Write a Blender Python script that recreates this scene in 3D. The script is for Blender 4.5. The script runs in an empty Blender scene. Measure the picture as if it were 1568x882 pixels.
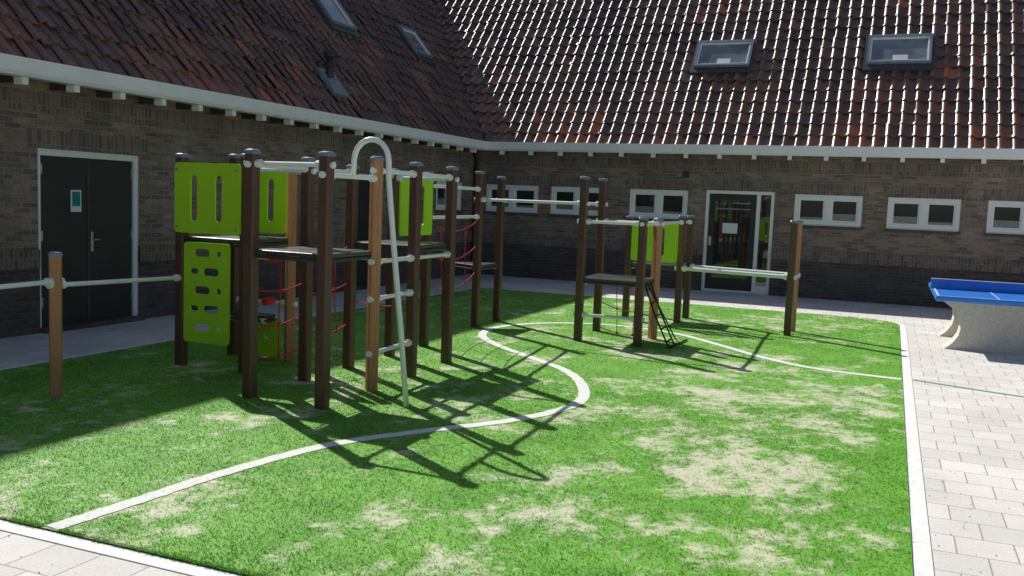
import bpy, bmesh, math, random
import numpy as np
from mathutils import Matrix, Vector
random.seed(7); rng=np.random.default_rng(7)
S=bpy.context.scene
COL=S.collection

# ------------------------------------------------------------------ helpers
def empty(name):
    e=bpy.data.objects.new(name,None); COL.objects.link(e); return e
def link(name,me,mat=None,parent=None):
    o=bpy.data.objects.new(name,me); COL.objects.link(o)
    if mat: me.materials.append(mat)
    if parent: o.parent=parent
    return o
def mesh(name,verts,faces,mat=None,parent=None,smooth=False):
    me=bpy.data.meshes.new(name); me.from_pydata([tuple(v) for v in verts],[],faces); me.update()
    if smooth:
        for p in me.polygons: p.use_smooth=True
    return link(name,me,mat,parent)
def boxgeo(V,F,x0,x1,y0,y1,z0,z1):
    b=len(V)
    V+= [(x0,y0,z0),(x1,y0,z0),(x1,y1,z0),(x0,y1,z0),(x0,y0,z1),(x1,y0,z1),(x1,y1,z1),(x0,y1,z1)]
    F+= [tuple(b+i for i in f) for f in ((0,3,2,1),(4,5,6,7),(0,1,5,4),(1,2,6,5),(2,3,7,6),(3,0,4,7))]
def box(name,x0,x1,y0,y1,z0,z1,mat,parent=None,bevel=0):
    V=[];F=[]; boxgeo(V,F,x0,x1,y0,y1,z0,z1)
    o=mesh(name,V,F,mat,parent)
    if bevel:
        m=o.modifiers.new('b','BEVEL'); m.width=bevel; m.segments=2
    return o
def tubegeo(V,F,pts,r,n=10):
    pts=[Vector(p) for p in pts]; b0=len(V)
    up=None
    for i,p in enumerate(pts):
        if i==0: t=pts[1]-p
        elif i==len(pts)-1: t=p-pts[i-1]
        else: t=(pts[i+1]-pts[i-1])
        t.normalize()
        if up is None:
            a=Vector((0,0,1)) if abs(t.z)<.9 else Vector((1,0,0))
            up=(a-t*a.dot(t)).normalized()
        else: up=(up-t*up.dot(t)).normalized()
        s=t.cross(up)
        for k in range(n):
            a=2*math.pi*k/n; V.append(tuple(p+up*math.cos(a)*r+s*math.sin(a)*r))
    for i in range(len(pts)-1):
        for k in range(n):
            a=b0+i*n+k; c=b0+i*n+(k+1)%n; F.append((a,c,c+n,a+n))
    F.append(tuple(b0+k for k in reversed(range(n)))); e=b0+(len(pts)-1)*n; F.append(tuple(e+k for k in range(n)))
def tube(name,pts,r,mat,parent=None,n=10):
    V=[];F=[]; tubegeo(V,F,pts,r,n); return mesh(name,V,F,mat,parent,smooth=True)

# ------------------------------------------------------------------ materials
def newmat(name,rough=.6,spec=.5,metal=0):
    m=bpy.data.materials.new(name); m.use_nodes=True; nt=m.node_tree; nt.nodes.clear()
    out=nt.nodes.new('ShaderNodeOutputMaterial'); b=nt.nodes.new('ShaderNodeBsdfPrincipled')
    b.inputs['Roughness'].default_value=rough; b.inputs['Specular IOR Level'].default_value=spec; b.inputs['Metallic'].default_value=metal
    nt.links.new(b.outputs[0],out.inputs[0]); return m,nt,b
def N(nt,t,**kw):
    n=nt.nodes.new(t)
    for k,v in kw.items():
        if k in n.inputs: n.inputs[k].default_value=v
        else: setattr(n,k,v)
    return n
def ramp(nt,stops):
    r=nt.nodes.new('ShaderNodeValToRGB'); e=r.color_ramp.elements
    while len(e)<len(stops): e.new(.5)
    for i,(p,c) in enumerate(stops): e[i].position=p; e[i].color=(*c,1)
    return r
def mix(nt,fac,a,b,mode='MIX'):
    n=nt.nodes.new('ShaderNodeMix'); n.data_type='RGBA'; n.blend_type=mode
    for s,v in ((0,fac),(6,a),(7,b)):
        if isinstance(v,(int,float)): n.inputs[s].default_value=v
        elif isinstance(v,tuple): n.inputs[s].default_value=(*v,1)
        else: nt.links.new(v,n.inputs[s])
    return n.outputs[2]
def pos(nt):
    return nt.nodes.new('ShaderNodeNewGeometry').outputs['Position']
def noise(nt,vec,scale,detail=4,rough=.6):
    n=N(nt,'ShaderNodeTexNoise',Scale=scale,Detail=detail,Roughness=rough); nt.links.new(vec,n.inputs['Vector']); return n.outputs['Fac']
def bump(nt,b,h,strength=.4,dist=.01):
    n=N(nt,'ShaderNodeBump',Strength=strength,Distance=dist); nt.links.new(h,n.inputs['Height']); nt.links.new(n.outputs[0],b.inputs['Normal'])
def speck(name,c1,c2,scale=20,rough=.5,spec=.5,bs=.15,stretch=None,metal=0):
    m,nt,b=newmat(name,rough,spec,metal); p=pos(nt)
    if stretch:
        mp=N(nt,'ShaderNodeMapping'); mp.inputs['Scale'].default_value=stretch; nt.links.new(p,mp.inputs[0]); p=mp.outputs[0]
    f=noise(nt,p,scale,3); r=ramp(nt,[(.3,c1),(.7,c2)]); nt.links.new(f,r.inputs[0]); nt.links.new(r.outputs[0],b.inputs['Base Color'])
    if bs>.1: bump(nt,b,f,bs,.004)
    return m

def brickmat(name,c1,c2,mortar,soldier=False,bw=.225,rh=.065,ms=.009):
    m,nt,b=newmat(name,.8,.3); p=pos(nt)
    sx=N(nt,'ShaderNodeSeparateXYZ'); nt.links.new(p,sx.inputs[0])
    ad=N(nt,'ShaderNodeMath',operation='ADD'); nt.links.new(sx.outputs[0],ad.inputs[0]); nt.links.new(sx.outputs[1],ad.inputs[1])
    cb=N(nt,'ShaderNodeCombineXYZ')
    if soldier: nt.links.new(sx.outputs[2],cb.inputs[0]); nt.links.new(ad.outputs[0],cb.inputs[1])
    else: nt.links.new(ad.outputs[0],cb.inputs[0]); nt.links.new(sx.outputs[2],cb.inputs[1])
    bt=N(nt,'ShaderNodeTexBrick'); bt.offset=0 if soldier else .5
    bt.inputs['Scale'].default_value=1; bt.inputs['Brick Width'].default_value=bw; bt.inputs['Row Height'].default_value=rh
    bt.inputs['Mortar Size'].default_value=ms; bt.inputs['Mortar Smooth'].default_value=.3; bt.inputs['Bias'].default_value=-.1
    bt.inputs['Color1'].default_value=(*c1,1); bt.inputs['Color2'].default_value=(*c2,1); bt.inputs['Mortar'].default_value=(*mortar,1)
    nt.links.new(cb.outputs[0],bt.inputs[0])
    n1=noise(nt,p,1.3,3); n2=noise(nt,p,45,2)
    r=ramp(nt,[(.3,(.80,.80,.80)),(.7,(1.2,1.17,1.14))]); nt.links.new(n1,r.inputs[0])
    r2=ramp(nt,[(.3,(.7,.7,.7)),(.75,(1.35,1.35,1.35))]); nt.links.new(n2,r2.inputs[0])
    c=mix(nt,1.,bt.outputs[0],r.outputs[0],'MULTIPLY'); c=mix(nt,1.,c,r2.outputs[0],'MULTIPLY')
    nt.links.new(c,b.inputs['Base Color'])
    inv=N(nt,'ShaderNodeMath',operation='SUBTRACT'); inv.inputs[0].default_value=1; nt.links.new(bt.outputs['Fac'],inv.inputs[1])
    bump(nt,b,inv.outputs[0],.9,.010)
    return m
M_brick=brickmat('brick',(.33,.235,.18),(.14,.104,.088),(.28,.255,.225))
M_sold=brickmat('brick_soldier',(.25,.18,.145),(.12,.09,.078),(.26,.235,.21),soldier=True)
M_plinth=brickmat('brick_plinth',(.125,.10,.09),(.068,.058,.054),(.135,.123,.115))
M_white=speck('white_paint',(.84,.84,.82),(.9,.9,.88),6,.4,.5,.03)
M_gutter=speck('gutter_paint',(.84,.85,.84),(.92,.92,.91),3,.5,.4,.03)
M_steel=speck('white_powder_coated_steel',(.8,.81,.82),(.87,.87,.87),10,.28,.5,0)
M_wood_d=speck('dark_brown_post',(.075,.034,.022),(.135,.062,.037),14,.42,.5,.12,(6,6,.5))
M_wood_t=speck('tan_brown_post',(.36,.15,.06),(.52,.235,.10),14,.42,.5,.12,(6,6,.5))
M_cap=speck('post_cap_grey',(.15,.20,.27),(.20,.25,.31),10,.35,.5,0)
M_green=speck('lime_green_panel',(.40,.72,.02),(.44,.78,.025),5,.32,.5,.02)
M_black=speck('black_platform',(.035,.035,.037),(.065,.065,.067),90,.35,.6,.3)
M_red=speck('red_rope',(.5,.02,.03),(.65,.03,.04),150,.7,.3,0)
M_blk=speck('black_rope',(.015,.015,.015),(.04,.04,.04),150,.7,.3,0)
M_door=speck('dark_door_paint',(.026,.027,.027),(.042,.043,.042),3,.42,.4,.05)
M_soff=speck('soffit_board',(.06,.05,.04),(.11,.09,.078),8,.7,.3,0)
M_lead=speck('lead_flashing',(.16,.19,.23),(.23,.27,.33),12,.45,.5,0)
M_dlead=speck('dark_flashing',(.05,.05,.052),(.08,.08,.085),12,.5,.5,0)
M_conc=speck('cast_concrete',(.52,.48,.41),(.68,.63,.55),25,.85,.2,.3)
M_blue=speck('blue_table_top',(.02,.17,.62),(.03,.22,.7),4,.35,.5,.02)
M_pipe=speck('pipe_dark',(.035,.035,.037),(.055,.055,.057),8,.5,.4,0)
M_silver=speck('steel_hardware',(.5,.5,.52),(.6,.6,.6),8,.3,.5,0,None,.8)
M_paper=speck('paper_sign',(.75,.78,.8),(.85,.87,.88),5,.6,.3,0)
M_sgreen=speck('sign_green',(.02,.2,.16),(.03,.25,.2),5,.5,.3,0)
def glass(name,c,rough=.04,spec=.5):
    m,nt,b=newmat(name,rough,spec); p=pos(nt); f=noise(nt,p,1.7,2)
    r=ramp(nt,[(.35,c),(.7,tuple(v*1.9 for v in c))]); nt.links.new(f,r.inputs[0]); nt.links.new(r.outputs[0],b.inputs['Base Color'])
    n2=noise(nt,p,.9,1); bump(nt,b,n2,.02,.02); return m
M_glass=glass('window_glass',(.012,.014,.014),.02,1.0)
M_sky=glass('skylight_glass',(.14,.165,.19),.06,1.0)

def tilemat():
    m,nt,b=newmat('clay_pantile',.40,.55); p=pos(nt)
    at=N(nt,'ShaderNodeAttribute',attribute_name='tint')
    n1=noise(nt,p,.7,3); n2=noise(nt,p,30,2)
    r=ramp(nt,[(0,(.10,.064,.056)),(.5,(.20,.112,.088)),(.8,(.33,.14,.092)),(1,(.54,.17,.085))])
    a=N(nt,'ShaderNodeMath',operation='MULTIPLY_ADD'); nt.links.new(n1,a.inputs[0]); a.inputs[1].default_value=.5; nt.links.new(at.outputs['Fac'],a.inputs[2])
    s=N(nt,'ShaderNodeMath',operation='SUBTRACT'); nt.links.new(a.outputs[0],s.inputs[0]); s.inputs[1].default_value=.2
    nt.links.new(s.outputs[0],r.inputs[0])
    r2=ramp(nt,[(.3,(.65,.65,.65)),(.75,(1.25,1.25,1.2))]); nt.links.new(n2,r2.inputs[0])
    nt.links.new(mix(nt,1.,r.outputs[0],r2.outputs[0],'MULTIPLY'),b.inputs['Base Color'])
    return m
M_tile=tilemat()

# ------------------------------------------------------------------ building
XW,YW=-9.36,20.31
XE,YE,ZE=-9.0,20.0,3.12
SL=1.22; AN=math.atan(SL); ZR=9.6; RUN=(ZR-ZE)/SL; LEN=RUN/math.cos(AN)
X_END=12.0; Y_END=-7.0
B=empty('school_building')
def wall(name,axis,face,thick,u0,u1,z0,z1,openings,mat):
    us=sorted({u0,u1,*[o[0] for o in openings],*[o[1] for o in openings]})
    zs=sorted({z0,z1,*[o[2] for o in openings if z0<o[2]<z1],*[o[3] for o in openings if z0<o[3]<z1]})
    V=[];F=[]
    for i in range(len(us)-1):
        for j in range(len(zs)-1):
            uc=(us[i]+us[i+1])/2; zc=(zs[j]+zs[j+1])/2
            if any(o[0]<uc<o[1] and o[2]<zc<o[3] for o in openings): continue
            if axis=='x': boxgeo(V,F,us[i],us[i+1],face,face+thick,zs[j],zs[j+1])
            else: boxgeo(V,F,face-thick,face,us[i],us[i+1],zs[j],zs[j+1])
    return mesh(name,V,F,mat,B)
WZ0,WZ1=1.53,2.17
winR=[(-9.05,-7.72),(-7.4,-6.12),(-5.51,-4.2),(-1.94,-.6),(-.12,1.22),(1.7,3.04),(3.52,4.86),(5.34,6.68)]
doorR=(-3.8,-2.35,0,2.2)
opR=[(a,b,WZ0,WZ1) for a,b in winR]+[doorR]
doorL=(8.0,9.58,0,2.2)
doorL2=(14.7,15.75,0,2.2)
winL=[(18.3,19.6),(1.5,2.9)]
opL=[(a,b,WZ0,WZ1) for a,b in winL]+[doorL,doorL2]
PZ=1.0
wall('wall_right_upper','x',YW,.3,XW,X_END,PZ,3.12,opR,M_brick)
wall('wall_right_plinth','x',YW-.02,.32,XW,X_END,-.05,PZ,opR,M_plinth)
wall('wall_left_upper','y',XW,.3,Y_END,YW+.3,PZ,3.12,opL,M_brick)
wall('wall_left_plinth','y',XW+.02,.32,Y_END,YW-.02,-.05,PZ,opL,M_plinth)
def cut(u0,u1,ops,z0,z1):
    segs=[(u0,u1)]
    for o in ops:
        if o[3]<=z0 or o[2]>=z1: continue
        ns=[]
        for a,b in segs:
            if o[1]<=a or o[0]>=b: ns.append((a,b)); continue
            if a<o[0]: ns.append((a,o[0]))
            if o[1]<b: ns.append((o[1],b))
        segs=ns
    return segs
V=[];F=[]
for a,b in cut(XW+.05,X_END,opR,.78,PZ): boxgeo(V,F,a,b,YW-.032,YW+.01,.78,PZ+.004)
for a,b in winR: boxgeo(V,F,a-.1,b+.1,YW-.006,YW+.01,WZ1+.0,WZ1+.225)
boxgeo(V,F,doorR[0]-.1,doorR[1]+.1,YW-.006,YW+.01,2.2,2.425)
for a,b in cut(Y_END,YW-.05,opL,.78,PZ): boxgeo(V,F,XW-.01,XW+.032,a,b,.78,PZ+.004)
for o in (doorL,doorL2): boxgeo(V,F,XW-.01,XW+.006,o[0]-.15,o[1]+.15,2.2,2.425)
for a,b in winL: boxgeo(V,F,XW-.01,XW+.006,a-.1,b+.1,WZ1,WZ1+.225)
boxgeo(V,F,XW-.01,XW+.008,Y_END,YW-.03,2.62,2.845)
boxgeo(V,F,XW+.03,X_END,YW-.008,YW+.01,2.62,2.845)
mesh('soldier_courses',V,F,M_sold,B)
V=[];F=[]
for a,b in winR: boxgeo(V,F,a-.03,b+.03,YW-.05,YW+.06,WZ0-.055,WZ0-.003)
for a,b in winL: boxgeo(V,F,XW-.06,XW+.05,a-.03,b+.03,WZ0-.055,WZ0-.003)
mesh('window_sills',V,F,M_plinth,B)
M_film=speck('painted_pane_reflection',(.16,.18,.17),(.24,.26,.25),9,.25,.8,0)  # pale colour painted low in the panes in place of reflections
def window(axis,a,b,z0,z1,n=2,name='window'):
    V=[];F=[];G=[];H=[];K=[];L=[]
    def bb(V,F,u0,u1,d0,d1,w0,w1):
        if axis=='x': boxgeo(V,F,u0,u1,YW+d0,YW+d1,w0,w1)
        else: boxgeo(V,F,XW-d1,XW-d0,u0,u1,w0,w1)
    t=.085
    bb(V,F,a,b,.012,.09,z0,z0+t); bb(V,F,a,b,.012,.09,z1-t,z1)
    bb(V,F,a,a+t,.012,.09,z0+t,z1-t); bb(V,F,b-t,b,.012,.09,z0+t,z1-t)
    w=(b-a-2*t-(n-1)*.13)/n
    for i in range(n):
        u=a+t+i*(w+.13)
        if i<n-1: bb(V,F,u+w,u+w+.13,.012,.09,z0+t,z1-t)
        s=.035
        bb(V,F,u,u+w,.035,.08,z0+t,z0+t+s); bb(V,F,u,u+w,.035,.08,z1-t-s,z1-t)
        bb(V,F,u,u+s,.035,.08,z0+t+s,z1-t-s); bb(V,F,u+w-s,u+w,.035,.08,z0+t+s,z1-t-s)
        bb(G,H,u+s,u+w-s,.06,.07,z0+t+s,z1-t-s)
        if random.random()<.7: bb(K,L,u+s,u+w-s,.0585,.0597,z0+t+s,z0+t+s+random.choice((.05,.1,.14)))  # thin pale strip imitating a reflection, random height per pane
    mesh(name+'_frame',V,F,M_white,B); mesh(name+'_glass',G,H,M_glass,B)
    if K: mesh(name+'_film',K,L,M_film,B)
for a,b in winR: window('x',a,b,WZ0,WZ1)
for a,b in winL: window('y',a,b,WZ0,WZ1)
V=[];F=[];d=YW
x0,x1=doorR[0],doorR[1]
for q in [(x0,x0+.07,.0,2.2),(x1-.07,x1,.0,2.2),(x0+.07,x1-.07,2.13,2.2),(-2.72,-2.64,.0,2.13),(x0+.07,-2.72,.0,.05),(-2.64,x1-.07,0,.18)]:
    boxgeo(V,F,q[0],q[1],d+.01,d+.1,q[2],q[3])
mesh('glazed_door_frame',V,F,M_white,B)
V=[];F=[]
for q in [(x0+.07,x0+.2,.05,2.13),(-2.84,-2.72,.05,2.13),(x0+.2,-2.84,2.0,2.13),(x0+.2,-2.84,.05,.3)]:
    boxgeo(V,F,q[0],q[1],d+.03,d+.085,q[2],q[3])
mesh('glazed_door_leaf',V,F,M_door,B)
V=[];F=[]
boxgeo(V,F,x0+.2,-2.84,d+.055,d+.065,.3,2.0); boxgeo(V,F,-2.64,x1-.07,d+.055,d+.065,.18,2.13)
mesh('glazed_door_glass',V,F,M_glass,B)
box('door_notice',-3.42,-3.1,d+.048,d+.053,1.28,1.5,M_paper,B)
box('door_handle',x0+.1,x0+.16,d-.03,d+.028,1.0,1.2,M_silver,B,.008)
y0,y1=doorL[0],doorL[1]
def doubledoor(y0,y1,leafs,sign):
    V=[];F=[]
    for q in [(y0,y0+.045,0,2.2),(y1-.08,y1,0,2.2),(y0+.045,y1-.08,2.12,2.2)]:
        boxgeo(V,F,XW-.1,XW-.01,q[0],q[1],q[2],q[3])
    mesh('door_frame',V,F,M_white,B)
    w=(y1-y0-.125)/leafs
    for i in range(leafs):
        a=y0+.045+i*w
        box('door_leaf',XW-.08,XW-.035,a+.004,a+w-.006,.03,2.115,M_door,B,.004)
        for zz in (.3,1.1,1.9):
            yy=a+.0 if i==0 else a+w-.03
            box('door_hinge',XW-.035,XW-.012,yy,yy+.03,zz,zz+.12,M_silver,B,.004)
    if leafs==2:
        box('door_astragal',XW-.036,XW-.024,y0+.045+w-.02,y0+.045+w+.015,.03,2.115,M_soff,B,.003)
    box('door_threshold',XW-.12,XW+.12,y0,y1,-.02,.055,M_plinth,B,.01)
    box('door_handle_plate',XW-.035,XW-.022,y0+.045+w+.03,y0+.045+w+.07,.95,1.2,M_silver,B,.003)
    tube('door_handle',[(XW-.03,y0+w+.09,1.1),(XW+.02,y0+w+.09,1.1),(XW+.02,y0+w+.2,1.1)],.009,M_silver,B)
    if sign:
        box('door_sign',XW-.034,XW-.03,y0+.5,y0+.66,1.45,1.72,M_paper,B)
        box('door_sign_symbol',XW-.0295,XW-.0275,y0+.52,y0+.64,1.52,1.70,M_sgreen,B)
doubledoor(y0,y1,2,True); doubledoor(doorL2[0],doorL2[1],1,False)

V=[];F=[]
gz0,gz1=2.95,3.15
prof=[(.0,gz1),(.0,gz0+.04),(-.03,gz0),(-.20,gz0),(-.20,gz1)]
gx=XE+.12; gy=YE-.12
n=len(prof)
def ring(fn):
    b=len(V)
    for o,z in prof: V.append(fn(o,z))
    return b
r0=ring(lambda o,z:(gx+o,Y_END-.3,z)); r1=ring(lambda o,z:(gx+o,gy+o*-1,z)); r2=ring(lambda o,z:(X_END+.3,gy-o,z))
for a,b in ((r0,r1),(r1,r2)):
    for k in range(n): F.append((a+k,a+(k+1)%n,b+(k+1)%n,b+k))
mesh('gutter',V,F,M_gutter,B)
V=[];F=[]
boxgeo(V,F,XW-.02,gx-.2,Y_END-.3,gy+.2,3.03,3.07); boxgeo(V,F,gx-.2,X_END+.3,gy+.201,YW+.02,3.03,3.07)
V2=[];F2=[]
y=-6.5
while y<19.6:
    boxgeo(V2,F2,gx-.2,gx-.07,y-.04,y+.04,gz0-.085,gz0-.003); boxgeo(V,F,XW,gx-.2,y-.03,y+.03,gz0-.06,3.03); y+=.70
x=-8.55
while x<X_END:
    boxgeo(V2,F2,x-.04,x+.04,gy+.07,gy+.2,gz0-.085,gz0-.003); boxgeo(V,F,x-.03,x+.03,gy+.2,YW,gz0-.06,3.03); x+=.72
mesh('soffit_and_rafters',V,F,M_soff,B)
mesh('gutter_brackets',V2,F2,M_gutter,B)
tube('downpipe',[(XW+.1,YW-.3,3.0),(XW+.08,YW-.1,2.75),(XW+.08,YW-.1,0)],.045,M_pipe,B,12)
box('wall_vent',-4.35,-4.2,YW-.012,YW+.0,2.45,2.6,M_pipe,B)

ca,sa=math.cos(AN),math.sin(AN)
def tiles(name,O,u,s,nrm,u0,u1,clip,red):
    tw,tl=.25,.33; seg=9
    O=np.array(O);u=np.array(u,float);s=np.array(s,float);nrm=np.array(nrm,float)
    cols=int((u1-u0)/tw); rows=int(LEN/tl)+1
    uu=np.linspace(0,1,seg+1)
    prof=.034*np.cos(2*np.pi*(uu-.22))+.009*np.cos(4*np.pi*(uu-.22))
    prof[-1]=prof[0]-.012
    Vs=[];Ts=[];cnt=0
    lat=rng.random((200,60))
    for j in range(rows):
        for i in range(cols):
            cu=u0+(i+.5)*tw; cs=(j+.5)*tl
            if not clip(cu,cs): continue
            jz=rng.normal(0,.005); tilt=rng.normal(0,.010); ju=rng.normal(0,.005); js=rng.normal(0,.009)
            U=u0+i*tw+uu*tw*1.02+ju
            base=prof+jz+tilt*(uu-.5)
            s0=j*tl-.02+js; s1=(j+1)*tl+.03+js
            low=O+np.outer(U,u)+s*s0+np.outer(base+.052,nrm)
            up =O+np.outer(U,u)+s*s1+np.outer(base+.010,nrm)
            lip=O+np.outer(U,u)+s*(s0+.002)+np.outer(base+.020,nrm)
            Vs.append(np.vstack([low,up,low,lip]))
            cl=lat[(i//3)%200,(j//2)%60]
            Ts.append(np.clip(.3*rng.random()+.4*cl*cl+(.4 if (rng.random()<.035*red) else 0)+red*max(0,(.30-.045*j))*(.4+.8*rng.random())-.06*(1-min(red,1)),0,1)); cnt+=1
    k=seg+1; V=np.vstack(Vs); f=[]
    for q in range(seg): f.append((q,q+1,k+q+1,k+q))
    for q in range(seg): f.append((3*k+q,3*k+q+1,2*k+q+1,2*k+q))
    f=np.array(f); Fc=(f[None]+(np.arange(cnt)*4*k)[:,None,None]).reshape(-1,4)
    me=bpy.data.meshes.new(name); me.vertices.add(len(V)); me.vertices.foreach_set('co',V.ravel())
    me.loops.add(Fc.size); me.loops.foreach_set('vertex_index',Fc.ravel().astype(np.int32))
    me.polygons.add(len(Fc)); me.polygons.foreach_set('loop_start',np.arange(0,Fc.size,4,dtype=np.int32)); me.polygons.foreach_set('loop_total',np.full(len(Fc),4,dtype=np.int32))
    me.update(calc_edges=True); me.validate()
    at=me.attributes.new('tint','FLOAT','POINT'); at.data.foreach_set('value',np.repeat(np.array(Ts),4*k).astype(np.float32))
    me.polygons.foreach_set('use_smooth',np.ones(len(Fc),bool))
    return link(name,me,M_tile,B)
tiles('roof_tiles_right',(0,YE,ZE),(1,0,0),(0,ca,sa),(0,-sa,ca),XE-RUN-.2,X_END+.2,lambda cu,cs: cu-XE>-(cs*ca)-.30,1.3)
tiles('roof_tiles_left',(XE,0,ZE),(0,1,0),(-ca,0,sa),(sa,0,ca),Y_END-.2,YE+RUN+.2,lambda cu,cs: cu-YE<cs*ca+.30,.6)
xr=XE-RUN; yr=YE+RUN; e=.012
V=[(XE,Y_END-.2,ZE-e),(XE,YE,ZE-e),(xr,yr,ZR-e),(xr,Y_END-.2,ZR-e),(X_END+.2,YE,ZE-e),(X_END+.2,yr,ZR-e),
   (xr-RUN,Y_END-.2,ZE),(xr-RUN,yr+RUN,ZE),(X_END+.2,yr+RUN,ZE)]
mesh('roof_shell',V,[(0,1,2,3),(1,4,5,2),(3,2,7,6),(2,5,8,7)],M_tile,B)
mesh('gable_walls',[(XE-.3,Y_END,2.9),(xr-RUN+.3,Y_END,2.9),(xr,Y_END,ZR-.2),(XW,Y_END,-.05),(xr-RUN+.36,Y_END,-.05),
   (X_END,YE+.3,2.9),(X_END,yr+RUN-.3,2.9),(X_END,yr,ZR-.2),(X_END,YW,-.05),(X_END,yr+RUN-.36,-.05),(xr-RUN+.36,yr+RUN-.36,-.05),(xr-RUN+.36,yr+RUN-.36,3.12),(X_END,yr+RUN-.36,3.12),(xr-RUN+.36,Y_END,3.12)],
   [(0,2,1),(3,0,1,4),(5,6,7),(8,9,6,5),(9,10,11,12),(10,4,13,11)],M_brick,B)
tube('ridge_tiles',[(xr,Y_END-.2,ZR+.05),(xr,yr,ZR+.05)],.12,M_tile,B,12); tube('ridge_tiles_right',[(xr,yr,ZR+.05),(X_END+.2,yr,ZR+.05)],.12,M_tile,B,12)
tube('valley_lead',[(XE,YE,ZE+.0),(xr,yr,ZR+.0)],.07,M_pipe,B,8)

def roofbox(name,fr,u0,u1,s0,s1,n0,n1,mat):
    O,u,s,n=fr; V=[];F=[]; boxgeo(V,F,u0,u1,s0,s1,n0,n1)
    V=[tuple(O+u*a+s*b+n*c) for a,b,c in V]; return mesh(name,V,F,mat,B)
FR=(Vector((0,YE,ZE)),Vector((1,0,0)),Vector((0,ca,sa)),Vector((0,-sa,ca)))
FL=(Vector((XE,0,ZE)),Vector((0,1,0)),Vector((-ca,0,sa)),Vector((sa,0,ca)))
def skylight(fr,u0,u1,z0,z1,glassm=M_sky,blind=True):
    s0=(z0-ZE)/sa; s1=(z1-ZE)/sa; w=.05
    roofbox('roof_window_flashing',fr,u0-.06,u1+.06,s0-.16,s1+.06,.0,.10,M_dlead)
    for q in ((u0,u1,s0,s0+w),(u0,u1,s1-w*1.3,s1),(u0,u0+w,s0+w,s1-w*1.3),(u1-w,u1,s0+w,s1-w*1.3)):
        roofbox('roof_window_frame',fr,*q,.0,.16,M_lead)
    w2=w+.035
    for q in ((u0+w,u1-w,s0+w,s0+w2),(u0+w,u1-w,s1-w2-.02,s1-w*1.3),(u0+w,u0+w2,s0+w2,s1-w2-.02),(u1-w2,u1-w,s0+w2,s1-w2-.02)):
        roofbox('roof_window_sash',fr,*q,.0,.14,M_gutter)
    roofbox('roof_window_glass',fr,u0+w2,u1-w2,s0+w2,s1-w2-.02,.0,.11,glassm)
    if blind:
        um=(u0+u1)/2; roofbox('roof_window_label',fr,um-.12,um+.18,s0+w2+.02,s0+w2+.18,.11,.113,M_paper)
skylight(FR,-4.47,-3.22,4.93,5.58); skylight(FR,-.77,.5,4.93,5.6)
skylight(FL,15.85,16.75,5.1,6.0,blind=False); skylight(FL,19.3,20.1,5.05,5.7,blind=False)
fy=14.25; fx=XE-(3.72-ZE)/SL; 
roofbox('flue_flashing',FL,fy-.2,fy+.25,(3.5-ZE)/sa,(3.95-ZE)/sa,.03,.1,M_lead)
tube('flue_pipe',[(fx,fy,3.65),(fx,fy,4.25)],.075,M_pipe,B,16); tube('flue_cowl',[(fx,fy,4.22),(fx,fy,4.25),(fx,fy,4.33)],.115,M_pipe,B,16)
tube('flue_base',[(fx,fy,3.6),(fx,fy,3.85)],.11,M_lead,B,16)

# ------------------------------------------------------------------ ground
mesh('ground',[(-400,-400,-.02),(400,-400,-.02),(400,400,-.02),(-400,400,-.02)],[(0,1,2,3)],speck('soil_ground',(.10,.11,.05),(.17,.16,.1),.4,.9,.2,0))
def pavemat():
    m,nt,b=newmat('concrete_pavers',.85,.25); p=pos(nt)
    bt=N(nt,'ShaderNodeTexBrick'); bt.offset=.5
    bt.inputs['Scale'].default_value=1; bt.inputs['Brick Width'].default_value=.3; bt.inputs['Row Height'].default_value=.3
    bt.inputs['Mortar Size'].default_value=.005; bt.inputs['Mortar Smooth'].default_value=.2; bt.inputs['Bias'].default_value=0
    bt.inputs['Color1'].default_value=(.80,.76,.71,1); bt.inputs['Color2'].default_value=(.69,.66,.62,1); bt.inputs['Mortar'].default_value=(.42,.38,.33,1)
    nt.links.new(p,bt.inputs[0])
    n1=noise(nt,p,.8,4); r=ramp(nt,[(.3,(.84,.84,.84)),(.7,(1.08,1.08,1.06))]); nt.links.new(n1,r.inputs[0])
    n2=noise(nt,p,60,2); r2=ramp(nt,[(.3,(.88,.88,.88)),(.7,(1.06,1.06,1.06))]); nt.links.new(n2,r2.inputs[0])
    c=mix(nt,1.,bt.outputs[0],r.outputs[0],'MULTIPLY'); c=mix(nt,1.,c,r2.outputs[0],'MULTIPLY')
    n3=noise(nt,p,9,4,.7); r3=ramp(nt,[(.62,(0,0,0)),(.72,(1,1,1))]); nt.links.new(n3,r3.inputs[0])
    f=N(nt,'ShaderNodeMath',operation='MULTIPLY'); nt.links.new(r3.outputs[0],f.inputs[0]); f.inputs[1].default_value=.35
    c=mix(nt,f.outputs[0],c,(.38,.36,.29)); nt.links.new(c,b.inputs['Base Color'])
    inv=N(nt,'ShaderNodeMath',operation='SUBTRACT'); inv.inputs[0].default_value=1; nt.links.new(bt.outputs['Fac'],inv.inputs[1])
    bump(nt,b,inv.outputs[0],.5,.004); return m
mesh('pavement',[(XW-.2,-30,0),(35,-30,0),(35,YW+.1,0),(XW-.2,YW+.1,0)],[(0,1,2,3)],pavemat())  # extent out of view added to bounce light onto the walls

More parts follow.
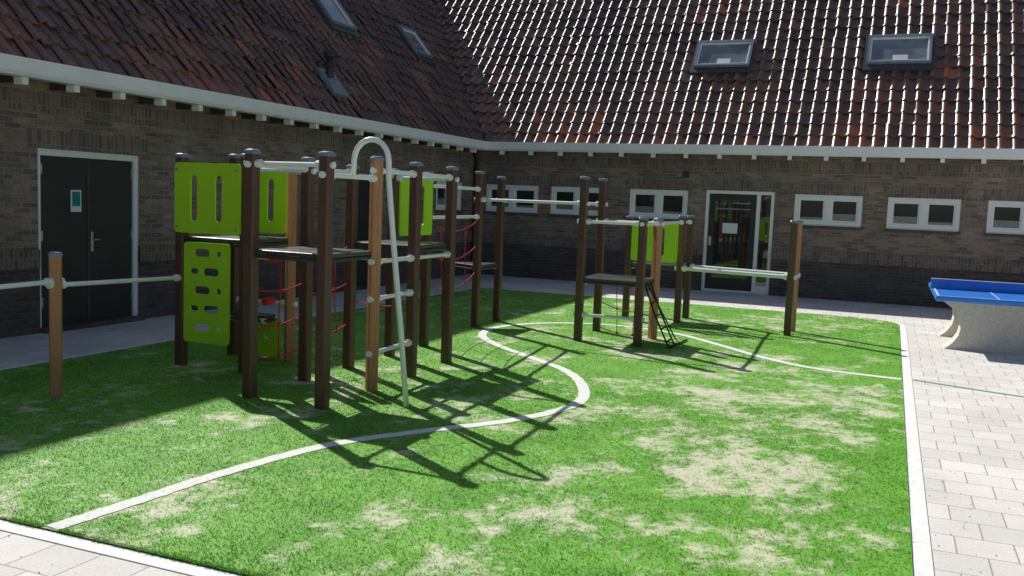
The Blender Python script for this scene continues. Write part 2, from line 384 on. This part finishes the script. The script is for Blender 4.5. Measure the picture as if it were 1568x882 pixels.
TX0,TX1,TY0,TY1=-7.7,.22,3.4,17.1; CR=.75
def outline(off):
    P=[(TX0-off,TY0-off),(TX1+off,TY0-off)]
    cx,cy=TX1-CR,TY1-CR
    for k in range(13):
        a=math.pi/2*k/12; P.append((cx+(CR+off)*math.cos(a),cy+(CR+off)*math.sin(a)))
    P.append((TX0-off,TY1+off)); return P
M_curb=speck('pale_kerb_concrete',(.74,.73,.70),(.88,.87,.84),18,.85,.2,.2)
a=outline(0);b_=outline(.10);n=len(a)
V=[(x,y,.006) for x,y in b_]+[(x,y,.006) for x,y in a]+[(x,y,-.01) for x,y in b_]
F=[(k,(k+1)%n,n+(k+1)%n,n+k) for k in range(n)]+[(2*n+k,2*n+(k+1)%n,(k+1)%n,k) for k in range(n)]
mesh('turf_border_kerb',V,F,M_curb)
box('paving_border_kerb',-4.35,-4.24,-2,3.287,-.01,.006,M_curb)

def vnoise(x,y,scale,seed):
    r=np.random.default_rng(seed); L=r.random((256,256))
    X=x*scale+1000;Y=y*scale+1000; xi=np.floor(X).astype(int);yi=np.floor(Y).astype(int); fx=X-xi;fy=Y-yi
    fx=fx*fx*(3-2*fx);fy=fy*fy*(3-2*fy); g=lambda a,b:L[a%256,b%256]
    return (g(xi,yi)*(1-fx)+g(xi+1,yi)*fx)*(1-fy)+(g(xi,yi+1)*(1-fx)+g(xi+1,yi+1)*fx)*fy
def fbm(x,y,s,seed,o=5,gain=.7):
    t=0;a=1;w=0
    for k in range(o):
        c,sn=math.cos(k*.9),math.sin(k*.9)
        t=t+a*vnoise(x*c-y*sn,x*sn+y*c,s*2**k,seed+k); w+=a; a*=gain
    return t/w
def sand(x,y):
    n=fbm(x,y*.9,2.0,3,6,.88)
    g=lambda cx,cy,sx,sy: np.exp(-(((x-cx)/sx)**2+((y-cy)/sy)**2))
    reg=1.15*g(-.8,6.3,1.3,2.4)+1.0*g(-1.3,9.3,1.5,2)+.8*g(-4.2,7.4,1.6,1.4)+.8*g(-1.6,15.3,2.5,1.3)+.75*g(-2.9,12.3,1.2,1.6)+.3*g(-4.2,4.8,1,1)
    reg=np.clip(reg,0,1.2)-.5*np.clip((x+.05)/.25,0,1)
    return np.clip((n-.55+.11*reg)/.21,0,1)
LP=[(-3.92,3.42),(-3.86,4.0),(-3.8,4.6),(-3.6,5.5),(-3.2,6.2),(-2.72,6.95),(-2.5,7.75),(-2.68,8.5),(-3.12,9.25),(-3.85,9.9),(-4.5,10.5),(-4.93,11.1),(-5.05,11.9),(-4.65,12.75),(-3.8,13.2),(-2.8,12.95),(-2.0,12.2),(-1.35,11.5),(-.7,11.05),(.21,10.9)]
def catmull(P,n=10):
    out=[]
    Q=[P[0]]+P+[P[-1]]
    for i in range(1,len(Q)-2):
        for k in range(n):
            t=k/n; a,b,c,d=[np.array(Q[i+j]) for j in (-1,0,1,2)]
            out.append(.5*((2*b)+(-a+c)*t+(2*a-5*b+4*c-d)*t*t+(-a+3*b-3*c+d)*t**3))
    out.append(np.array(P[-1])); return np.array(out)
LC=catmull(LP)
def linedist(x,y):
    d=np.full(x.shape,9.)
    for i in range(len(LC)-1):
        a=LC[i];b=LC[i+1];ab=b-a
        t=np.clip(((x-a[0])*ab[0]+(y-a[1])*ab[1])/(ab@ab),0,1)
        d=np.minimum(d,np.hypot(x-a[0]-t*ab[0],y-a[1]-t*ab[1]))
    return d
LW=.055
def turfmat():
    m,nt,b=newmat('artificial_turf',.7,.25); p=pos(nt)
    at=N(nt,'ShaderNodeAttribute',attribute_name='sand'); wl=N(nt,'ShaderNodeAttribute',attribute_name='white'); bl=N(nt,'ShaderNodeAttribute',attribute_name='blade')
    n1=noise(nt,p,2.0,3); n2=noise(nt,p,110,2,.8)
    r=ramp(nt,[(.3,(.115,.33,.03)),(.7,(.19,.46,.055))]); nt.links.new(n1,r.inputs[0])
    r2=ramp(nt,[(.3,(.6,.6,.6)),(.7,(1.3,1.3,1.25))]); nt.links.new(n2,r2.inputs[0])
    g=mix(nt,1.,r.outputs[0],r2.outputs[0],'MULTIPLY')
    n3=noise(nt,p,40,3,.75)
    a=N(nt,'ShaderNodeMath',operation='MULTIPLY_ADD'); nt.links.new(n3,a.inputs[0]); a.inputs[1].default_value=1.2; nt.links.new(at.outputs['Fac'],a.inputs[2])
    mr=N(nt,'ShaderNodeMapRange'); mr.inputs['From Min'].default_value=.70; mr.inputs['From Max'].default_value=1.55; mr.inputs['To Max'].default_value=.88; nt.links.new(a.outputs[0],mr.inputs[0])
    c=mix(nt,mr.outputs[0],g,(.66,.63,.47))
    c=mix(nt,wl.outputs['Fac'],c,(.85,.85,.83)); nt.links.new(c,b.inputs['Base Color'])
    tr=nt.nodes.new('ShaderNodeBsdfTranslucent'); nt.links.new(c,tr.inputs[0])
    ms=nt.nodes.new('ShaderNodeMixShader'); f=N(nt,'ShaderNodeMath',operation='MULTIPLY'); nt.links.new(bl.outputs['Fac'],f.inputs[0]); f.inputs[1].default_value=.45
    nt.links.new(f.outputs[0],ms.inputs[0]); nt.links.new(b.outputs[0],ms.inputs[1]); nt.links.new(tr.outputs[0],ms.inputs[2])
    nt.links.new(ms.outputs[0],[n for n in nt.nodes if n.type=='OUTPUT_MATERIAL'][0].inputs[0])
    return m
M_turf=turfmat()
gx_=np.linspace(TX0,TX1,265); gy_=np.linspace(TY0,TY1,457)
GX,GY=np.meshgrid(gx_,gy_); nx=len(gx_);ny=len(gy_)
X=GX.ravel();Y=GY.ravel()
cx,cy=TX1-CR,TY1-CR; inc=(X>cx)&(Y>cy); dd=np.hypot(X-cx,Y-cy); sc=np.where(inc&(dd>CR),CR/np.maximum(dd,1e-6),1)
Xs=np.where(inc,cx+(X-cx)*sc,X);Ys=np.where(inc,cy+(Y-cy)*sc,Y)
Z=.012+.004*fbm(Xs,Ys,2,50,3)
me=bpy.data.meshes.new('artificial_grass')
idx=np.arange(nx*ny).reshape(ny,nx); q=np.stack([idx[:-1,:-1],idx[:-1,1:],idx[1:,1:],idx[1:,:-1]],-1).reshape(-1,4)
near=150000; far_=60000
def samp(n,y0,y1,pw):
    y=y0+(y1-y0)*rng.random(n)**pw; x=TX0+(TX1-TX0)*rng.random(n); return x,y
bx1,by1=samp(near,TY0,8.5,1.4); bx2,by2=samp(far_,8.5,TY1,1.4)
ex=rng.random(9000)*(TX1-TX0)+TX0
bx=np.concatenate([bx1,bx2,ex]);by=np.concatenate([by1,by2,TY0+.02*rng.random(9000)])
ok=~((bx>cx)&(by>cy)&(np.hypot(bx-cx,by-cy)>CR)); bx=bx[ok];by=by[ok]
sd=sand(bx,by); ld=linedist(bx,by)
keep=(rng.random(len(bx))>sd*.5)&((ld>LW+.003)|(rng.random(len(bx))<.25)); bx=bx[keep];by=by[keep];sd=sd[keep];ld=ld[keep]
nb=len(bx); hh=(.007+.008*rng.random(nb))*(1-.4*sd); hh=np.where(ld<LW,.006,hh); ang=rng.random(nb)*6.283; w=.0019+.0016*rng.random(nb)+.0003*(by-3)
lean=rng.normal(0,.013,(nb,2)); bz=np.full(nb,.014)
P0=np.stack([bx-np.cos(ang)*w,by-np.sin(ang)*w,bz],1);P1=np.stack([bx+np.cos(ang)*w,by+np.sin(ang)*w,bz],1);P2=np.stack([bx+lean[:,0],by+lean[:,1],bz+hh],1)
BV=np.stack([P0,P1,P2],1).reshape(-1,3)
GV=np.stack([Xs,Ys,Z],1); Vall=np.vstack([GV,BV]); ng=len(GV)
me.vertices.add(len(Vall)); me.vertices.foreach_set('co',Vall.ravel())
lo=np.concatenate([q.ravel(),ng+np.arange(nb*3)]).astype(np.int32); me.loops.add(len(lo)); me.loops.foreach_set('vertex_index',lo)
ls=np.concatenate([np.arange(len(q))*4,len(q)*4+np.arange(nb)*3]).astype(np.int32); lt=np.concatenate([np.full(len(q),4),np.full(nb,3)]).astype(np.int32)
me.polygons.add(len(ls)); me.polygons.foreach_set('loop_start',ls); me.polygons.foreach_set('loop_total',lt); me.update(calc_edges=True)
gs=sand(Xs,Ys); A=me.attributes.new('sand','FLOAT','POINT'); A.data.foreach_set('value',np.concatenate([gs,np.repeat(sd*.8,3)]).astype(np.float32))
gw=np.zeros(ng); bw=((ld<LW)&(rng.random(nb)<.8)).astype(float)
A=me.attributes.new('white','FLOAT','POINT'); A.data.foreach_set('value',np.concatenate([gw,np.repeat(bw,3)]).astype(np.float32))
A=me.attributes.new('blade','FLOAT','POINT'); A.data.foreach_set('value',np.concatenate([gw,np.ones(nb*3)]).astype(np.float32))
link('artificial_grass',me,M_turf)
V=[];F=[]
T=np.gradient(LC,axis=0); T/=np.linalg.norm(T,axis=1)[:,None]; Nn=np.stack([-T[:,1],T[:,0]],1)
for i in range(len(LC)):
    for sgn in (-1,1):
        p=LC[i]+Nn[i]*sgn*(LW+.005*math.sin(i*2.3+sgn)); V.append((p[0],min(max(p[1],TY0),TY1),.0175))
for i in range(len(LC)-1): F.append((2*i,2*i+1,2*i+3,2*i+2)[::-1])
M_line=speck('white_turf_line',(.62,.63,.55),(.9,.9,.87),45,.9,.1,.8)
mesh('white_turf_line',V,F,M_line)
CL=catmull([(.33,11.02),(1.37,10.65),(2.6,10.35),(4.5,10.2),(7,10.3)],6)
V=[];F=[]
for i in range(len(CL)):
    V+= [(CL[i][0],CL[i][1]-.022,.005),(CL[i][0],CL[i][1]+.022,.005)]
for i in range(len(CL)-1): F.append((2*i,2*i+2,2*i+3,2*i+1))
mesh('court_line',V,F,speck('teal_line_paint',(.03,.3,.24),(.25,.46,.38),60,.8,.2,0))
V=[];F=[]
for k in range(500):
    if random.random()<.6: x=.33+abs(random.gauss(0,.35)); y=random.uniform(3,16)
    else: x=random.uniform(-7.5,0.3); y=3.29-abs(random.gauss(0,.3))
    r=random.uniform(.002,.006); b=len(V)
    V+=[(x-r,y,.003),(x+r,y-r*.4,.003),(x+.2*r,y+r,.003),(x,y,.003+r)]; F+=[(b,b+1,b+3),(b+1,b+2,b+3),(b+2,b,b+3)]
mesh('paving_debris',V,F,speck('debris',(.08,.1,.04),(.25,.22,.14),9,.9,.1,0))

# ------------------------------------------------------------------ playground
PW=.05
def post(par,x,y,h,tan=False,rot=0):
    V=[];F=[]
    if tan: rot=math.radians(48)
    prof=[]
    for cxs,cys in ((1,1),(-1,1),(-1,-1),(1,-1)):
        a0={(1,1):0,(-1,1):90,(-1,-1):180,(1,-1):270}[(cxs,cys)]
        for k in range(4):
            a=math.radians(a0+k*30); prof.append((cxs*(PW-.018)+.018*math.cos(a),cys*(PW-.018)+.018*math.sin(a)))
    def add(z,s):
        for px,py in prof:
            c,sn=math.cos(rot),math.sin(rot); V.append((x+(px*c-py*sn)*s,y+(px*sn+py*c)*s,z))
    n=len(prof)
    add(-.02,1);add(h-.03,1)
    for k in range(n): F.append((k,(k+1)%n,n+(k+1)%n,n+k))
    F.append(tuple(range(n,2*n)))
    mesh('post',V,F,M_wood_t if tan else M_wood_d,par)
    V.clear();F.clear()
    for z,s in ((h-.042,1.04),(h-.042,1.12),(h-.018,1.12),(h-.006,.95),(h,.6)): add(z,s)
    for r in range(4):
        for k in range(n): F.append((r*n+k,r*n+(k+1)%n,(r+1)*n+(k+1)%n,(r+1)*n+k))
    F.append(tuple(range(4*n,5*n))); mesh('post_cap',V,F,M_cap,par)
def bar(par,a,b,r=.0205,off=.045,name='bar'):
    a=Vector(a);b=Vector(b);d=(b-a).normalized()
    V=[];F=[]; tubegeo(V,F,[a+d*off,b-d*off],r,12)
    for p,q in ((a+d*(off+.0),a+d*(off+.05)),(b-d*(off+.05),b-d*off)): tubegeo(V,F,[p,q],r+.016,12)
    for p,q in ((a-d*(off+.03),a-d*off),(b+d*off,b+d*(off+.03))): tubegeo(V,F,[p,q],r+.008,10)
    return mesh(name,V,F,M_steel,par,smooth=False)
def rr(x0,x1,y0,y1,r,n=6):
    P=[]
    for cx_,cy_,a0 in ((x1-r,y1-r,0),(x0+r,y1-r,90),(x0+r,y0+r,180),(x1-r,y0+r,270)):
        for k in range(n+1):
            a=math.radians(a0+90*k/n); P.append((cx_+r*math.cos(a),cy_+r*math.sin(a)))
    return P
def panel(par,name,o,u,w,h,holes,mat=M_green,th=.018,cr=.04):
    cu=bpy.data.curves.new(name,'CURVE'); cu.dimensions='2D'; cu.fill_mode='BOTH'; cu.extrude=th/2
    for P in [rr(0,w,0,h,cr)]+[rr(*q) for q in holes]:
        s=cu.splines.new('POLY'); s.points.add(len(P)-1); s.use_cyclic_u=True
        for i,(a,b) in enumerate(P): s.points[i].co=(a,b,0,1)
    t=bpy.data.objects.new('t',cu); COL.objects.link(t); dg=bpy.context.evaluated_depsgraph_get(); dg.update()
    me=bpy.data.meshes.new_from_object(t.evaluated_get(dg)); bpy.data.objects.remove(t)
    me.name=name; me.materials.clear(); ob=link(name,me,mat,par)
    u=Vector(u).normalized(); z=Vector((0,0,1)); n=u.cross(z)
    ob.matrix_world=Matrix(((u.x,z.x,n.x,o[0]),(u.y,z.y,n.y,o[1]),(u.z,z.z,n.z,o[2]),(0,0,0,1)))
    return ob
def bolts(par,pts):
    V=[];F=[]
    for p in pts:
        p=Vector(p); tubegeo(V,F,[p,p+Vector((0,-.02,0))],.012,8)
    mesh('bolts',V,F,M_silver,par)
def platform(par,P,z,th=.035):
    n=len(P); c=(sum(p[0] for p in P)/n,sum(p[1] for p in P)/n)
    V=[(p[0],p[1],z-th) for p in P]+[(p[0],p[1],z) for p in P]
    F=[tuple(reversed(range(n))),tuple(range(n,2*n))]+[(k,(k+1)%n,n+(k+1)%n,n+k) for k in range(n)]
    o=mesh('platform_board',V,F,M_black,par); m=o.modifiers.new('b','BEVEL'); m.width=.008; m.segments=2
    V=[];F=[]
    for k in range(n):
        a=Vector((P[k][0]*.96+c[0]*.04,P[k][1]*.96+c[1]*.04,z-th-.022)); b=Vector((P[(k+1)%n][0]*.96+c[0]*.04,P[(k+1)%n][1]*.96+c[1]*.04,z-th-.022))
        tubegeo(V,F,[a,b],.018,8)
    mesh('platform_frame',V,F,M_pipe,par)
    V=[];F=[]
    for p in P:
        d=(Vector((p[0],p[1],0))-Vector((c[0],c[1],0))).normalized()
        q=Vector((p[0],p[1],z-th-.02)); tubegeo(V,F,[q-d*.12,q-d*.01],.03,10)
    mesh('platform_brackets',V,F,M_steel,par)
def sag(a,b,s,n=8):
    a=Vector(a);b=Vector(b); return [a.lerp(b,k/n)-Vector((0,0,s*4*(k/n)*(1-k/n))) for k in range(n+1)]
def net(par,a,b,z0,z1,nu,nz,mat,r=.0055,s=.05,name='rope_net',skew=0):
    V=[];F=[]; a=Vector((a[0],a[1],0)); b=Vector((b[0],b[1],0)); nodes=[]
    for j in range(nz):
        z=z0+(z1-z0)*j/(nz-1); za=z+random.uniform(-.05,.05)
        pts=sag((a.x,a.y,za),(b.x,b.y,z+skew+random.uniform(-.05,.05)),s*random.uniform(.5,1.3)); tubegeo(V,F,pts,r,6)
        nodes.append(pts)
    for i in range(1,nu):
        pts=[]
        for j in range(nz):
            P=nodes[j]; t=i/nu*(len(P)-1); k=int(t); pts.append(P[k].lerp(P[min(k+1,len(P)-1)],t-k)+Vector((random.uniform(-.02,.02),random.uniform(-.02,.02),0)))
        tubegeo(V,F,pts,r,6)
        for p in pts:
            tubegeo(V,F,[p-Vector((0,0,.014)),p+Vector((0,0,.014))],.014,8)
    return mesh(name,V,F,mat,par,smooth=True)

C=empty('climbing_frame')
A_={'B':(-6.58,7.31,2.14,0),'C':(-6.55,8.07,2.18,0),'U':(-5.78,7.3,2.15,0),'D':(-5.06,6.46,2.15,0),'E':(-5.85,8.12,2.08,1),'F':(-5.08,7.3,2.13,0),
    'G':(-4.29,6.42,2.14,0),'H':(-4.32,7.26,2.15,1),'I':(-4.35,8.06,2.14,0),'J':(-4.40,8.96,2.14,0),'V':(-5.12,8.98,2.1,0),'W':(-5.1,8.1,2.1,0),'W2':(-5.12,9.8,2.1,0),
    'K':(-5.33,11.73,2.19,0),'L':(-5.33,12.5,2.15,0)}
for k,(x,y,h,t) in A_.items(): post(C,x,y,h,bool(t))
P=lambda k,z:(A_[k][0],A_[k][1],z)
platform(C,[P('B',0)[:2],P('U',0)[:2],P('E',0)[:2],P('C',0)[:2]],1.32)
platform(C,[P('D',0)[:2],P('G',0)[:2],P('H',0)[:2],P('F',0)[:2]],1.30)
platform(C,[P('W',0)[:2],P('I',0)[:2],P('J',0)[:2],P('V',0)[:2]],1.32)
platform(C,[P('K',0)[:2],P('L',0)[:2],(-5.98,12.1)],.88); post(C,-5.98,12.1,.95)
slots=[(.2,.28,.12,.57,.039),(.50,.58,.12,.57,.039)]
panel(C,'green_panel',(-6.6,7.235,1.36),(1,0,0),.80,.69,slots)
panel(C,'green_panel',(-6.55,8.02,1.36),(1,0,0),.70,.69,[(.15,.23,.12,.57,.039),(.47,.55,.12,.57,.039)])
panel(C,'green_panel',(-5.055,9.0,1.36),(0,1,0),.78,.69,slots)
bolts(C,[(-6.56,7.228,1.42),(-6.56,7.228,1.98),(-5.84,7.228,1.42),(-5.84,7.228,1.98)])
holes=[]
for r in range(5):
    z=.12+r*.185; xo=.13 if r%2==0 else .24
    holes.append((xo,xo+.19,z,z+.075,.036))
    if r%2==0: holes.append((xo+.27,xo+.33,z+.01,z+.065,.026))
    else: holes.append((xo-.16,xo-.06,z+.01,z+.065,.026))
panel(C,'climbing_wall_panel',(-6.5,7.26,.27),(1,0,0),.56,1.0,holes)
panel(C,'green_step_panel',(-6.28,8.1,.04),(1,0,0),.33,.42,[(.12,.21,.18,.26,.038)])
platform(C,[(-6.5,7.9),(-6.0,7.9),(-6.0,8.08),(-6.5,8.08)],.5)
for a,b,z in (('D','G',2.03),('G','H',1.95),('H','I',2.02),('I','J',2.02),('D','F',2.02),('F','W',2.02),('U','F',2.0),('V','J',2.0),('H','I',1.2),('H','I',.86),('H','I',.36),('I','J',1.2),('W2','K',1.94),('W2','K',1.56),('V','W2',2.02),('C','E',.62)):
    bar(C,P(a,z),P(b,z))
arc=[(-3.72,6.84,.0),(-3.8,6.84,.7),(-3.9,6.84,1.5),(-3.95,6.84,1.95)]
cxx,rz=-4.125,.17
for k in range(0,11):
    a=math.pi*k/10; arc.append((cxx+rz*math.cos(a),6.84,2.09+.18*math.sin(a)))
arc.append((-4.3,6.84,1.96))
tube('climbing_pole',arc,.024,M_steel,C,14)
net(C,(-5.06,6.52),(-5.08,7.25),.35,1.24,2,4,M_red,r=.007)
net(C,(-5.08,7.36),(-5.1,8.05),.5,1.24,3,3,M_red,r=.007)
net(C,(-5.12,9.86),(-5.33,11.67),.75,1.5,4,3,M_red,s=.12)
net(C,(-5.1,8.12),(-4.4,8.06),.75,1.2,2,2,M_red)
V=[];F=[]
for s in (Vector((-5.07,6.72,.83)),Vector((-4.75,8.0,1.12))):
    tubegeo(V,F,[s+Vector((0,-.06,0)),s+Vector((0,-.02,0)),s+Vector((0,.06,0))],.035,10)
mesh('rope_clamp',V,F,M_red,C)

C2=empty('climbing_frame')
B_={'M':(-3.7,11.41,2.15,0),'N':(-3.77,12.46,2.16,0),'O':(-3.8,14.1,1.64,0),'P':(-2.9,11.4,1.66,0),'Q':(-2.9,12.2,1.65,1),'R':(-3.0,14.2,1.68,0),'S':(-3.0,14.85,1.68,0),
    'T':(-1.3,13.8,1.68,0),'T2':(-1.3,14.35,1.68,1),'O2':(-3.8,14.9,1.64,0)}
for k,(x,y,h,t) in B_.items(): post(C2,x,y,h,bool(t))
PB=lambda k,z:(B_[k][0],B_[k][1],z)
bar(C2,P('K',1.8),PB('M',1.8)); bar(C2,P('L',1.8),PB('N',1.8))
for a,b,z in (('M','P',1.57),('N','Q',1.57),('P','Q',1.57),('Q','R',1.57),('R','S',1.57),('M','P',.36)): bar(C2,PB(a,z),PB(b,z))
bar(C2,PB('R',.86),PB('T',.86),.03); bar(C2,PB('S',.86),PB('T2',.86),.03)
platform(C2,[PB('M',0)[:2],PB('P',0)[:2],PB('Q',0)[:2],PB('N',0)[:2]],.84)
platform(C2,[PB('O',0)[:2],PB('R',0)[:2],PB('S',0)[:2],PB('O2',0)[:2]],.9)
panel(C2,'green_panel',(-3.75,14.05,.95),(1,0,0),.73,.62,[(.18,.25,.1,.52,.034),(.45,.52,.1,.52,.034)])
net(C2,(-3.7,12.4),(-2.95,12.2),.1,.76,3,3,M_red)
V=[];F=[]
for yo in (0,.32):
    tubegeo(V,F,[(-2.9,11.62+yo,.8),(-2.72,11.55+yo,.4),(-2.5,11.45+yo,.02)],.011,6)
for k in range(5):
    t=.1+k*.2; x=-2.9+.4*t; z=.8-.78*t; tubegeo(V,F,[(x,11.6-.17*t,z),(x,11.93-.17*t,z)],.013,6)
tubegeo(V,F,[(-2.9,11.75,.8),(-2.6,12.3,.02)],.011,6); tubegeo(V,F,[(-2.5,11.45,.03),(-2.45,12.3,.03)],.013,6)
mesh('rope_ladder',V,F,M_blk,C2)

TB=empty('turning_bar')
post(TB,-6.42,5.65,1.23,True); post(TB,-6.4,4.1,1.23,True)
bar(TB,(-6.42,5.65,.95),(-6.58,7.31,.90)); bar(TB,(-6.4,4.1,.96),(-6.42,5.65,.98))

# ------------------------------------------------------------------ table tennis table
TT=empty('table_tennis_table')
tx0,tx1,ty0,ty1=.6,2.125,13.5,16.24
box('table_top_slab',tx0,tx1,ty0,ty1,.69,.76,M_blue,TT,.02)
V=[];F=[]
for q in ((tx0+.025,tx0+.045,ty0+.025,ty1-.025),(tx1-.045,tx1-.025,ty0+.025,ty1-.025),((tx0+tx1)/2-.006,(tx0+tx1)/2+.006,ty0+.045,ty1-.045),(tx0+.045,tx1-.045,ty0+.025,ty0+.045),(tx0+.045,tx1-.045,ty1-.045,ty1-.025)):
    x0_,x1_,y0_,y1_=q; b=len(V); V+=[(x0_,y0_,.763),(x1_,y0_,.763),(x1_,y1_,.763),(x0_,y1_,.763)]; F.append((b,b+1,b+2,b+3))
mesh('table_lines',V,F,M_white,TT)
ym=(ty0+ty1)/2
box('table_net_plate',tx0-.02,tx1+.02,ym-.012,ym+.012,.76,.9,M_blue,TT,.004)
box('table_net_rim',tx0-.02,tx1+.02,ym-.014,ym+.014,.901,.912,M_white,TT,.003)
prof=[]
hw=lambda t:.40+.24*abs(2*(t-.45))**2.2
zs=[0,.05,.1,.2,.3,.4,.5,.58,.64,.69]
xm=(tx0+tx1)/2
L_=[(xm-hw(z/.69),z) for z in zs]; Rr=[(xm+hw(z/.69),z) for z in reversed(zs)]
pr=L_+Rr; n=len(pr)
for (ya,yb) in ((13.95,14.35),(15.4,15.8)):
    V=[(x,ya,z) for x,z in pr]+[(x,yb,z) for x,z in pr]
    F=[tuple(range(n)),tuple(reversed(range(n,2*n)))]+[(k,n+k,n+(k+1)%n,(k+1)%n) for k in range(n)]
    mesh('concrete_leg',V,F,M_conc,TT)
box('concrete_web',xm-.3,xm+.3,14.35,15.4,.0,.69,M_conc,TT)

# ------------------------------------------------------------------ light, world, camera
sd_=Vector((.93,-.61,-1.0)).normalized()
L=bpy.data.lights.new('sun','SUN'); L.energy=5.0; L.angle=math.radians(.53); L.color=(1,.97,.92)
lo_=bpy.data.objects.new('sun',L); COL.objects.link(lo_); lo_.rotation_euler=sd_.to_track_quat('-Z','Y').to_euler(); lo_.location=(-20,15,25)
Wd=bpy.data.worlds.new('World'); S.world=Wd; Wd.use_nodes=True; nt=Wd.node_tree; bg=nt.nodes['Background']
sk=nt.nodes.new('ShaderNodeTexSky'); sk.sky_type='NISHITA'; sk.sun_disc=False; sk.sun_elevation=math.radians(42); sk.sun_rotation=math.atan2(-.93,.61); sk.air_density=1.0; sk.dust_density=1.5
nt.links.new(sk.outputs[0],bg.inputs[0]); bg.inputs[1].default_value=.08
S.view_settings.view_transform='Standard'; S.view_settings.look='None'; S.view_settings.exposure=0
cam=bpy.data.cameras.new('camera'); co=bpy.data.objects.new('camera',cam); COL.objects.link(co)
cam.lens=36*1413/1568; cam.sensor_width=36; cam.clip_end=2000
R=Matrix.Rotation(math.radians(22.2),4,'Z')@Matrix.Rotation(math.pi/2-math.radians(5.4),4,'X')@Matrix.Rotation(math.radians(2.25),4,'Z')
co.matrix_world=Matrix.Translation((0,0,1.8))@R
S.camera=co
